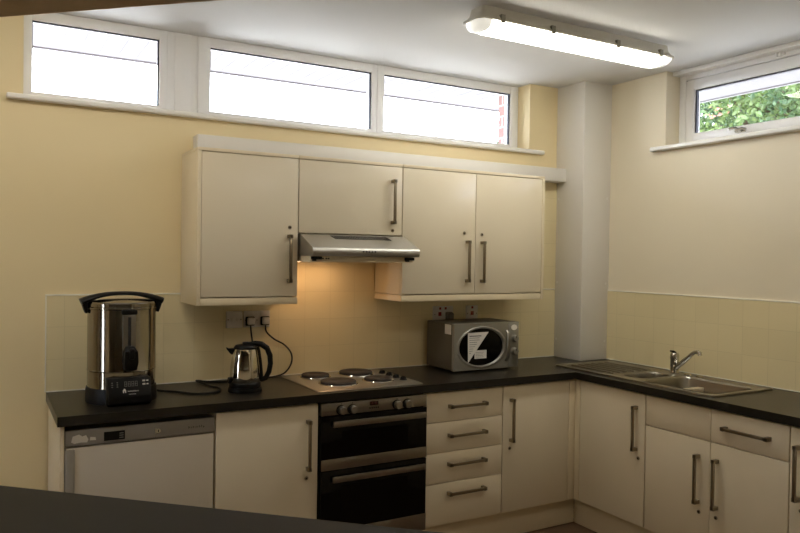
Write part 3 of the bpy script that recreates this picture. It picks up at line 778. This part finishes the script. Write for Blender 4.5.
for r in range(3):
    for c_ in range(2): b.box(-.075 + c_ * .021, -.069 + c_ * .021, .040 + r * .009, .043 + r * .009, 0, .0006, mtx=CM)
b.build('panel_marks', M['led'], cb, smooth=0)
for z in (.043, .058):
    b = MB(); b.box(.052, .064, z, z + .007, 0, .002, .0005, mtx=CM).box(.069, .077, z + .001, z + .006, 0, .0008, mtx=CM); b.build('button', M['paper'], cb)
b = MB(); b.prism([(-.030, .014), (-.030, .026), (-.0235, .033), (-.017, .026), (-.017, .014), (-.0215, .014), (-.0215, .021), (-.0255, .021), (-.0255, .014)], 'Z', 0, .0006, mtx=CM)
x = -.010
for k in range(9):
    w_ = random.uniform(.003, .0045); b.box(x, x + w_, .018, .0195, 0, .0006, mtx=CM)
    b.box(x, x + .001, .018, .018 + random.choice((.005, .006, .004)), 0, .0006, mtx=CM); x += w_ + .0014
for k in range(6): b.box(-.006 + k * .005, -.0025 + k * .005, .006, .0075, 0, .0006, mtx=CM)
b.build('badge_lettering', M['paper'], cb, smooth=0)

# ================================================================== KETTLE
KX, KY = .842, -.360
k_ = thing('electric_kettle', 'polished steel jug kettle with black handle on a black base', 'kettle', (KX, KY, ZW)); k_.scale = (.89, .89, 1.0)
b = MB(); b.lathe([(.090, ZW), (.091, ZW + .004), (.088, ZW + .018), (.080, ZW + .022)], (KX, KY, 0), 44); b.build('power_base', M['black'], k_)
b = MB(); b.lathe([(.078, ZW + .0225), (.085, ZW + .024), (.085, ZW + .042), (.082, ZW + .046)], (KX, KY, 0), 44); b.build('foot_ring', M['black'], k_)
b = MB(); b.lathe([(.080, ZW + .046), (.0825, ZW + .049), (.0820, ZW + .075), (.0790, ZW + .12), (.0725, ZW + .165), (.0660, ZW + .196), (.0630, ZW + .204), (.058, ZW + .204)], (KX, KY, 0), 56)
b.build('body', M['kettlesteel'], k_, smooth=50)
b = MB(); b.lathe([(.062, ZW + .2045), (.062, ZW + .212), (.054, ZW + .221), (.025, ZW + .226), (.0005, ZW + .227)], (KX, KY, 0), 40)
b.box(KX - .016, KX + .022, KY - .012, KY + .012, ZW + .222, ZW + .236, .006, 3)
b.build('lid', M['black'], k_)
hd = Vector((math.cos(math.radians(-18)), math.sin(math.radians(-18)), 0))
def kp(r, z): p = Vector((KX, KY, 0)) + hd * r; return (p.x, p.y, ZW + z)
b = MB(); b.tube([kp(.020, .226), kp(.050, .229), kp(.085, .224), kp(.115, .205), kp(.131, .170), kp(.134, .130), kp(.127, .092), kp(.110, .062), kp(.084, .052)], .013, 14,
                 radii=[.010, .013, .0145, .0150, .0150, .0145, .0140, .0135, .011])
b.tube([kp(.062, .212), kp(.070, .190), kp(.079, .145), kp(.085, .095), kp(.087, .045)], .010, 12, radii=[.011, .010, .009, .009, .011])
b.build('handle', M['black'], k_)
sd = -hd
def sp_(r, z, s=0):
    p = Vector((KX, KY, 0)) + sd * r + Vector((-sd.y, sd.x, 0)) * s; return Vector((p.x, p.y, ZW + z))
b = MB(); b.loops([[sp_(.055, .168), sp_(.060, .205, -.026), sp_(.056, .2045, 0), sp_(.060, .205, .026)], [sp_(.080, .180), sp_(.088, .205, -.016), sp_(.084, .203, 0), sp_(.088, .205, .016)], [sp_(.100, .203), sp_(.102, .211, -.005), sp_(.100, .209, 0), sp_(.102, .211, .005)]])
b.build('spout', M['black'], k_)
b = MB(); b.tube([sp_(.077, .058, .030), sp_(.088, .058, .034)], .014, 14); b.build('gauge_button', M['black'], k_)

# ================================================================== SOCKETS, PLUGS, CORDS
TF = -.008
def plate_(name, x0, x1, label, cat, z0=1.180, z1=1.268, group=None):
    t = thing(name, label, cat, ((x0 + x1) / 2, TF, z0), group)
    MB().box(x0, x1, TF - .009, TF, z0, z1, .003, 3).build('face_plate', M['plate'], t)
    return t
def screws(t, xs, z):
    for x in xs: MB().cyl((x, TF - .009, z), (x, TF - .0098, z), .0035, 12).build('screw', M['nickel'], t)
def rocker(t, x, z, red=True, name='rocker'):
    MB().box(x - .007, x + .007, TF - .013, TF - .009, z - .007, z + .007, .002).build(name, M['red'] if red else M['plate'], t)
def pins(t, x, z, m='dark'):
    b = MB(); b.box(x - .004, x + .004, TF - .0094, TF - .009, z + .006, z + .016).box(x - .015, x - .007, TF - .0094, TF - .009, z - .010, z - .004).box(x + .007, x + .015, TF - .0094, TF - .009, z - .010, z - .004)
    b.build('pin_holes', M[m], t, smooth=0)
t = plate_('fused_spur', .848, .936, 'white fused switch plate left of the kettle plugs', 'switch', group='wall electrical plates')
screws(t, (.858, .926), 1.224)
MB().box(.872, .890, TF - .013, TF - .009, 1.212, 1.236, .002).build('fuse_holder', M['plate'], t); rocker(t, .908, 1.224, False)
t = plate_('double_socket', .941, 1.087, 'white double socket with both kettle and urn plugs in', 'socket', group='wall electrical plates')
screws(t, (.951, 1.014, 1.077), 1.218); rocker(t, .990, 1.252, False); rocker(t, 1.038, 1.252, False)
t = plate_('double_socket', 2.127, 2.273, 'white double socket with red switches above the microwave', 'socket', group='wall electrical plates')
screws(t, (2.139, 2.261), 1.218)
rocker(t, 2.176, 1.254); rocker(t, 2.216, 1.254); MB().box(2.164, 2.186, TF - .0105, TF - .009, 1.208, 1.232, .001).build('red_inlet', M['red'], t)
t = plate_('single_socket', 2.372, 2.460, 'white single socket with red switch above the right end of the microwave', 'socket', group='wall electrical plates')
screws(t, (2.382, 2.450), 1.218); rocker(t, 2.416, 1.256); MB().box(2.404, 2.428, TF - .0105, TF - .009, 1.208, 1.232, .001).build('red_inlet', M['red'], t)
def bez(pts, n=60):
    pts = [Vector(p) for p in pts]; out = []
    P = [pts[0]] + pts + [pts[-1]]; m_ = len(pts) - 1
    for i in range(m_):
        for k in range(n // m_ + 1):
            t = k / (n // m_ + 1); a, b_, c_, d_ = P[i], P[i + 1], P[i + 2], P[i + 3]
            out.append(.5 * ((2 * b_) + (-a + c_) * t + (2 * a - 5 * b_ + 4 * c_ - d_) * t * t + (-a + 3 * b_ - 3 * c_ + d_) * t ** 3))
    out.append(pts[-1]); return out
def plug(parent, x, z, m, m2, y0=TF - .009):
    b = MB(); b.box(x - .025, x + .025, y0 - .014, y0, z - .024, z + .024, .006, 3)
    p = b.build('plug', M[m2], parent)
    b = MB(); b.box(x - .019, x + .019, y0 - .036, y0 - .014, z - .017, z + .020, .006, 3)
    b.build('plug_back', M[m], p)
    return p
r = .0044
cz = ZW + r
c = thing('power_cord', 'black cord dropping from the left plug to behind the kettle', 'cord', (.975, -.05, ZW), 'black appliance cords')
plug(c, .974, 1.214, 'plate', 'black')
MB().tube(bez([(.974, TF - .026, 1.19), (.976, -.040, 1.15), (.985, -.040, 1.09), (.990, -.042, 1.02), (.985, -.050, .95), (.965, -.085, cz), (.930, -.16, cz), (.885, -.265, cz)]), r, 8).build('cable', M['rubber'], c)
c = thing('power_cord', 'black cord looping right from the right plug and trailing to the urn', 'cord', (1.05, -.05, ZW), 'black appliance cords')
plug(c, 1.056, 1.214, 'plate', 'black')
MB().tube(bez([(1.056, TF - .026, 1.19), (1.062, -.035, 1.155), (1.105, -.035, 1.115), (1.165, -.034, 1.080), (1.205, -.034, 1.03), (1.203, -.036, .975), (1.165, -.042, .930), (1.105, -.048, cz), (1.03, -.065, cz), (.95, -.083, cz), (.875, -.090, cz), (.80, -.085, cz), (.740, -.050, cz), (.700, -.030, cz + .004), (.690, -.055, cz + .005), (.720, -.165, cz), (.745, -.255, cz), (.725, -.335, cz), (.670, -.365, cz), (.60, -.345, cz), (.54, -.265, cz), (.48, -.210, cz), (.435, -.220, cz + .012)], 220), r, 8).build('cable', M['rubber'], c)
c = thing('wall_plug', 'grey plug in the socket above the microwave', 'plug', (2.236, TF, 1.2), None)
b = MB(); b.box(2.213, 2.262, TF - .024, TF - .009, 1.182, 1.232, .006, 3); b.build('plug_base', M['grey'], c)
b = MB(); b.box(2.218, 2.257, TF - .047, TF - .024, 1.186, 1.228, .008, 3); b.build('plug_back', M['grey'], c)

# ================================================================== CEILING LIGHT
lt = thing('fluorescent_light', 'long fluorescent ceiling light with a clear bulging lens', 'light', (2.32, -1.015, ZC))
LX0, LX1, LYN, LYF = 1.668, 2.965, -1.092, -.935
LYC = (LYN + LYF) / 2
def lrect(dx, dy, z, r): return [Vector((x, y, z)) for x, y in rrect(LX0 + dx, LX1 - dx, LYN + dy, LYF - dy, r, 5)]
b = MB(); b.loops([lrect(.035, .024, ZC, .02), lrect(.030, .020, ZC - .03, .02), lrect(.012, .006, ZC - .052, .03), lrect(0, 0, ZC - .056, .035), lrect(0, 0, ZC - .064, .035), lrect(.004, .003, ZC - .066, .035)])
b.build('lamp_body', M['lampbody'], lt, smooth=40)
b = MB(); b.loops([lrect(.075, .006, ZC - .0662, .012), lrect(.078, .010, ZC - .082, .012), lrect(.085, .022, ZC - .098, .012), lrect(.10, .040, ZC - .105, .012)])
b.build('lit_lens', M['tube'], lt, smooth=50)
for s in (0, 1):
    xa = LX0 + .006 if s == 0 else LX1 - .006; xb = LX0 + .074 if s == 0 else LX1 - .074
    def er(k, z, yy): 
        xo = xa + (xb - xa) * k
        return [Vector((xb, LYN + yy, z)), Vector((xo + (xb - xo) * .35, LYN + yy, z)), Vector((xo, LYN + yy + .035, z)), Vector((xo, LYF - yy - .035, z)), Vector((xo + (xb - xo) * .35, LYF - yy, z)), Vector((xb, LYF - yy, z))]
    b = MB(); b.loops([er(0, ZC - .0662, .006), er(.08, ZC - .082, .010), er(.30, ZC - .097, .022), er(.55, ZC - .104, .040)])
    b.build('lens_end', M['lensend'], lt, smooth=50)
for yk, sg in ((LYN, -1), (LYF, 1)):
    for x in (LX0 + .13, 2.10, 2.53, LX1 - .12):
        b = MB(); b.box(x - .012, x + .012, yk + sg * .004, yk - sg * .014, ZC - .074, ZC - .036, .002)
        b.build('clip', M['clip'], lt)

# added unseen fill lights, modelled as ceiling lamps, to brighten walls and cupboards
def fill_fitting(name, x0, x1, y, m, label):
    q = sempty(name, ((x0 + x1) / 2, y, ZC), label, 'fill light')
    def rr(dx, dy, z): return [Vector((x, yy, z)) for x, yy in rrect(x0 + dx, x1 - dx, y - .078 + dy, y + .078 - dy, .015, 4)]
    b = MB(); b.loops([rr(.03, .02, ZC), rr(.02, .015, ZC - .03), rr(0, 0, ZC - .056), rr(0, 0, ZC - .066)]); b.build('lamp_body', M['lampbody'], q)
    b = MB(); b.loops([rr(.03, .006, ZC - .0662), rr(.03, .012, ZC - .085), rr(.05, .04, ZC - .105)]); b.build('lit_lens', M[m], q)
fill_fitting('fill_light_left', -0.72, 0.50, -1.00, 'fill_left', 'added fill light on the kitchen ceiling, out of view above')
fill_fitting('fill_light_near', 1.05, 2.35, -2.40, 'fill_near', 'added fill light on the kitchen ceiling, out of view nearer the camera')

# ================================================================== OUTSIDE
SZ = 2.75
b = MB()
outx, outy = 4.355, .952
nb = 60
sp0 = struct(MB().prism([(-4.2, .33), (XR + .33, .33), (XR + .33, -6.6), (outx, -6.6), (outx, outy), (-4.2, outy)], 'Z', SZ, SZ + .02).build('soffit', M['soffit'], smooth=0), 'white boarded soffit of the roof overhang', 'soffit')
b = MB()
for k in range(int((outx + 4.2) / .105)):
    x = -4.2 + .105 * k + .02; b.box(x - .0012, x + .0012, .34, outy - .002, SZ - .0012, SZ)
b.build('board_joints', M['soffit'], sp0, smooth=0)
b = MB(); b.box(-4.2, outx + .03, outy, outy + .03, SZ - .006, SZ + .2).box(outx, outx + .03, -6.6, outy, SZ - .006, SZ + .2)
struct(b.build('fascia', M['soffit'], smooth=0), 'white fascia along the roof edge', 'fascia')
struct(MB().box(-4.2, outx, -6.6, outy, SZ + .14, SZ + .25).build('roof', M['dark'], smooth=0), 'flat roof over the building', 'roof')
struct(MB().prism([(-30, .33), (-30, 60), (60, 60), (60, -30), (XR + .33, -30), (XR + .33, .33)], 'Z', -.2, -.12).box(-30, -3.4, -20, .33, -.2, -.12).build('ground', M['ground'], smooth=0), 'pale paved ground outside', 'ground')

def tree(name, label, c, rad, nleaf, size, m, seed, blossom=None, group='trees outside the windows'):
    rnd = random.Random(seed); c = Vector(c)
    t = thing(name, label, 'tree', (c.x, c.y, -.12), group)
    b = MB()
    b.tube([(c.x, c.y, -.12), (c.x + .04, c.y, c.z * .4), (c.x - .05, c.y + .05, c.z * .75), (c.x, c.y, c.z + rad.z * .3)], .1, 10, radii=[.14, .11, .09, .03])
    tips = []
    for k in range(26):
        a = rnd.uniform(0, 2 * PI); el = rnd.uniform(-.5, 1.2); q = rnd.uniform(.55, .95)
        tip = c + Vector((rad.x * q * math.cos(a) * math.cos(el), rad.y * q * math.sin(a) * math.cos(el), rad.z * q * math.sin(el)))
        base = Vector((c.x, c.y, c.z - rad.z * .5 + rnd.uniform(0, rad.z * .6)))
        mid = (base + tip) / 2 + Vector((rnd.uniform(-.1, .1), rnd.uniform(-.1, .1), .12))
        b.tube([base, mid, tip], .03, 6, radii=[.035, .02, .006]); tips += [tip, mid]
    b.build('trunk', M['bark'], t)
    verts, faces = [], []
    def leaf(p, sz):
        d = Vector((rnd.gauss(0, 1), rnd.gauss(0, 1), rnd.gauss(-.1, .8))).normalized()
        sdv = d.cross(Vector((rnd.gauss(0, 1), rnd.gauss(0, 1), rnd.gauss(0, 1)))).normalized()
        n_ = d.cross(sdv); i = len(verts); w = sz * .32
        verts.extend([p, p + d * sz * .5 + sdv * w + n_ * w * .3, p + d * sz, p + d * sz * .5 - sdv * w + n_ * w * .3])
        faces.extend([(i, i + 1, i + 2), (i, i + 2, i + 3)])
    for k in range(nleaf):
        if rnd.random() < .7:
            tp_ = tips[rnd.randrange(len(tips))]; p = tp_ + Vector((rnd.gauss(0, .26 * rad.x * .5), rnd.gauss(0, .26 * rad.y * .5), rnd.gauss(0, .22 * rad.z * .5)))
        else:
            a = rnd.uniform(0, 2 * PI); z = rnd.uniform(-1, 1); q = rnd.random() ** .4; rr = math.sqrt(1 - z * z)
            p = c + Vector((rad.x * q * rr * math.cos(a), rad.y * q * rr * math.sin(a), rad.z * q * z))
        leaf(p, size * rnd.uniform(.7, 1.3))
    me = bpy.data.meshes.new('foliage'); me.from_pydata([v - Vector((c.x, c.y, -.12)) for v in verts], [], faces); me.materials.append(M[m])
    o = bpy.data.objects.new('foliage', me); COL.objects.link(o); o.parent = t
    if blossom:
        verts, faces = [], []
        for k in range(13): leaf(Vector(blossom) + Vector((rnd.gauss(0, .05), rnd.gauss(0, .05), rnd.gauss(0, .04))), .05)
        me = bpy.data.meshes.new('blossom'); me.from_pydata([v - Vector((c.x, c.y, -.12)) for v in verts], [], faces); me.materials.append(M['pink'])
        o = bpy.data.objects.new('blossom', me); COL.objects.link(o); o.parent = t; o['label'] = 'pink blossom'
    return t
tree('leafy_tree', 'bright green leafy tree close outside the small right window', (7.0, 1.0, 3.1), Vector((1.5, 1.7, 1.3)), 15000, .065, 'leaf', 3, blossom=(5.75, .78, 2.98))
tree('leafy_tree', 'darker green tree behind the bright one outside the small right window', (11.6, 4.2, 3.9), Vector((2.2, 3.2, 2.2)), 13000, .11, 'leaf2', 5)
tree('leafy_tree', 'small distant tree at the bottom corner of the high window nearest the pillar', (13.6, 14.0, 4.0), Vector((1.0, 1.0, 1.25)), 3000, .18, 'leaf2', 9)

# ================================================================== LIGHT, CAMERA
w = bpy.data.worlds.new('overcast_sky'); S.world = w; w.use_nodes = True
bg = w.node_tree.nodes['Background']; bg.inputs[0].default_value = CW; bg.inputs[1].default_value = LKW

cd = bpy.data.cameras.new('camera'); cam = bpy.data.objects.new('camera', cd); COL.objects.link(cam)
cd.sensor_width = 36.0; cd.lens = 733.044 / 800 * 36.0; cd.clip_start = 0.05; cd.clip_end = 300
yaw, pitch, roll = 0.51940, -0.0137, 0.0148
fw = Vector((math.sin(yaw) * math.cos(pitch), math.cos(yaw) * math.cos(pitch), math.sin(pitch)))
rt = Vector((math.cos(yaw), -math.sin(yaw), 0)); up = rt.cross(fw)
r2 = rt * math.cos(roll) + up * math.sin(roll); u2 = -rt * math.sin(roll) + up * math.cos(roll)
cam.matrix_world = Matrix(((r2.x, u2.x, -fw.x, -0.2673), (r2.y, u2.y, -fw.y, -3.7884), (r2.z, u2.z, -fw.z, 1.5689), (0, 0, 0, 1)))
S.camera = cam
S.view_settings.view_transform = 'Standard'; S.view_settings.look = 'None'
S.view_settings.gamma = 1.0; S.view_settings.use_curve_mapping = False
S.view_settings.exposure = 0.0
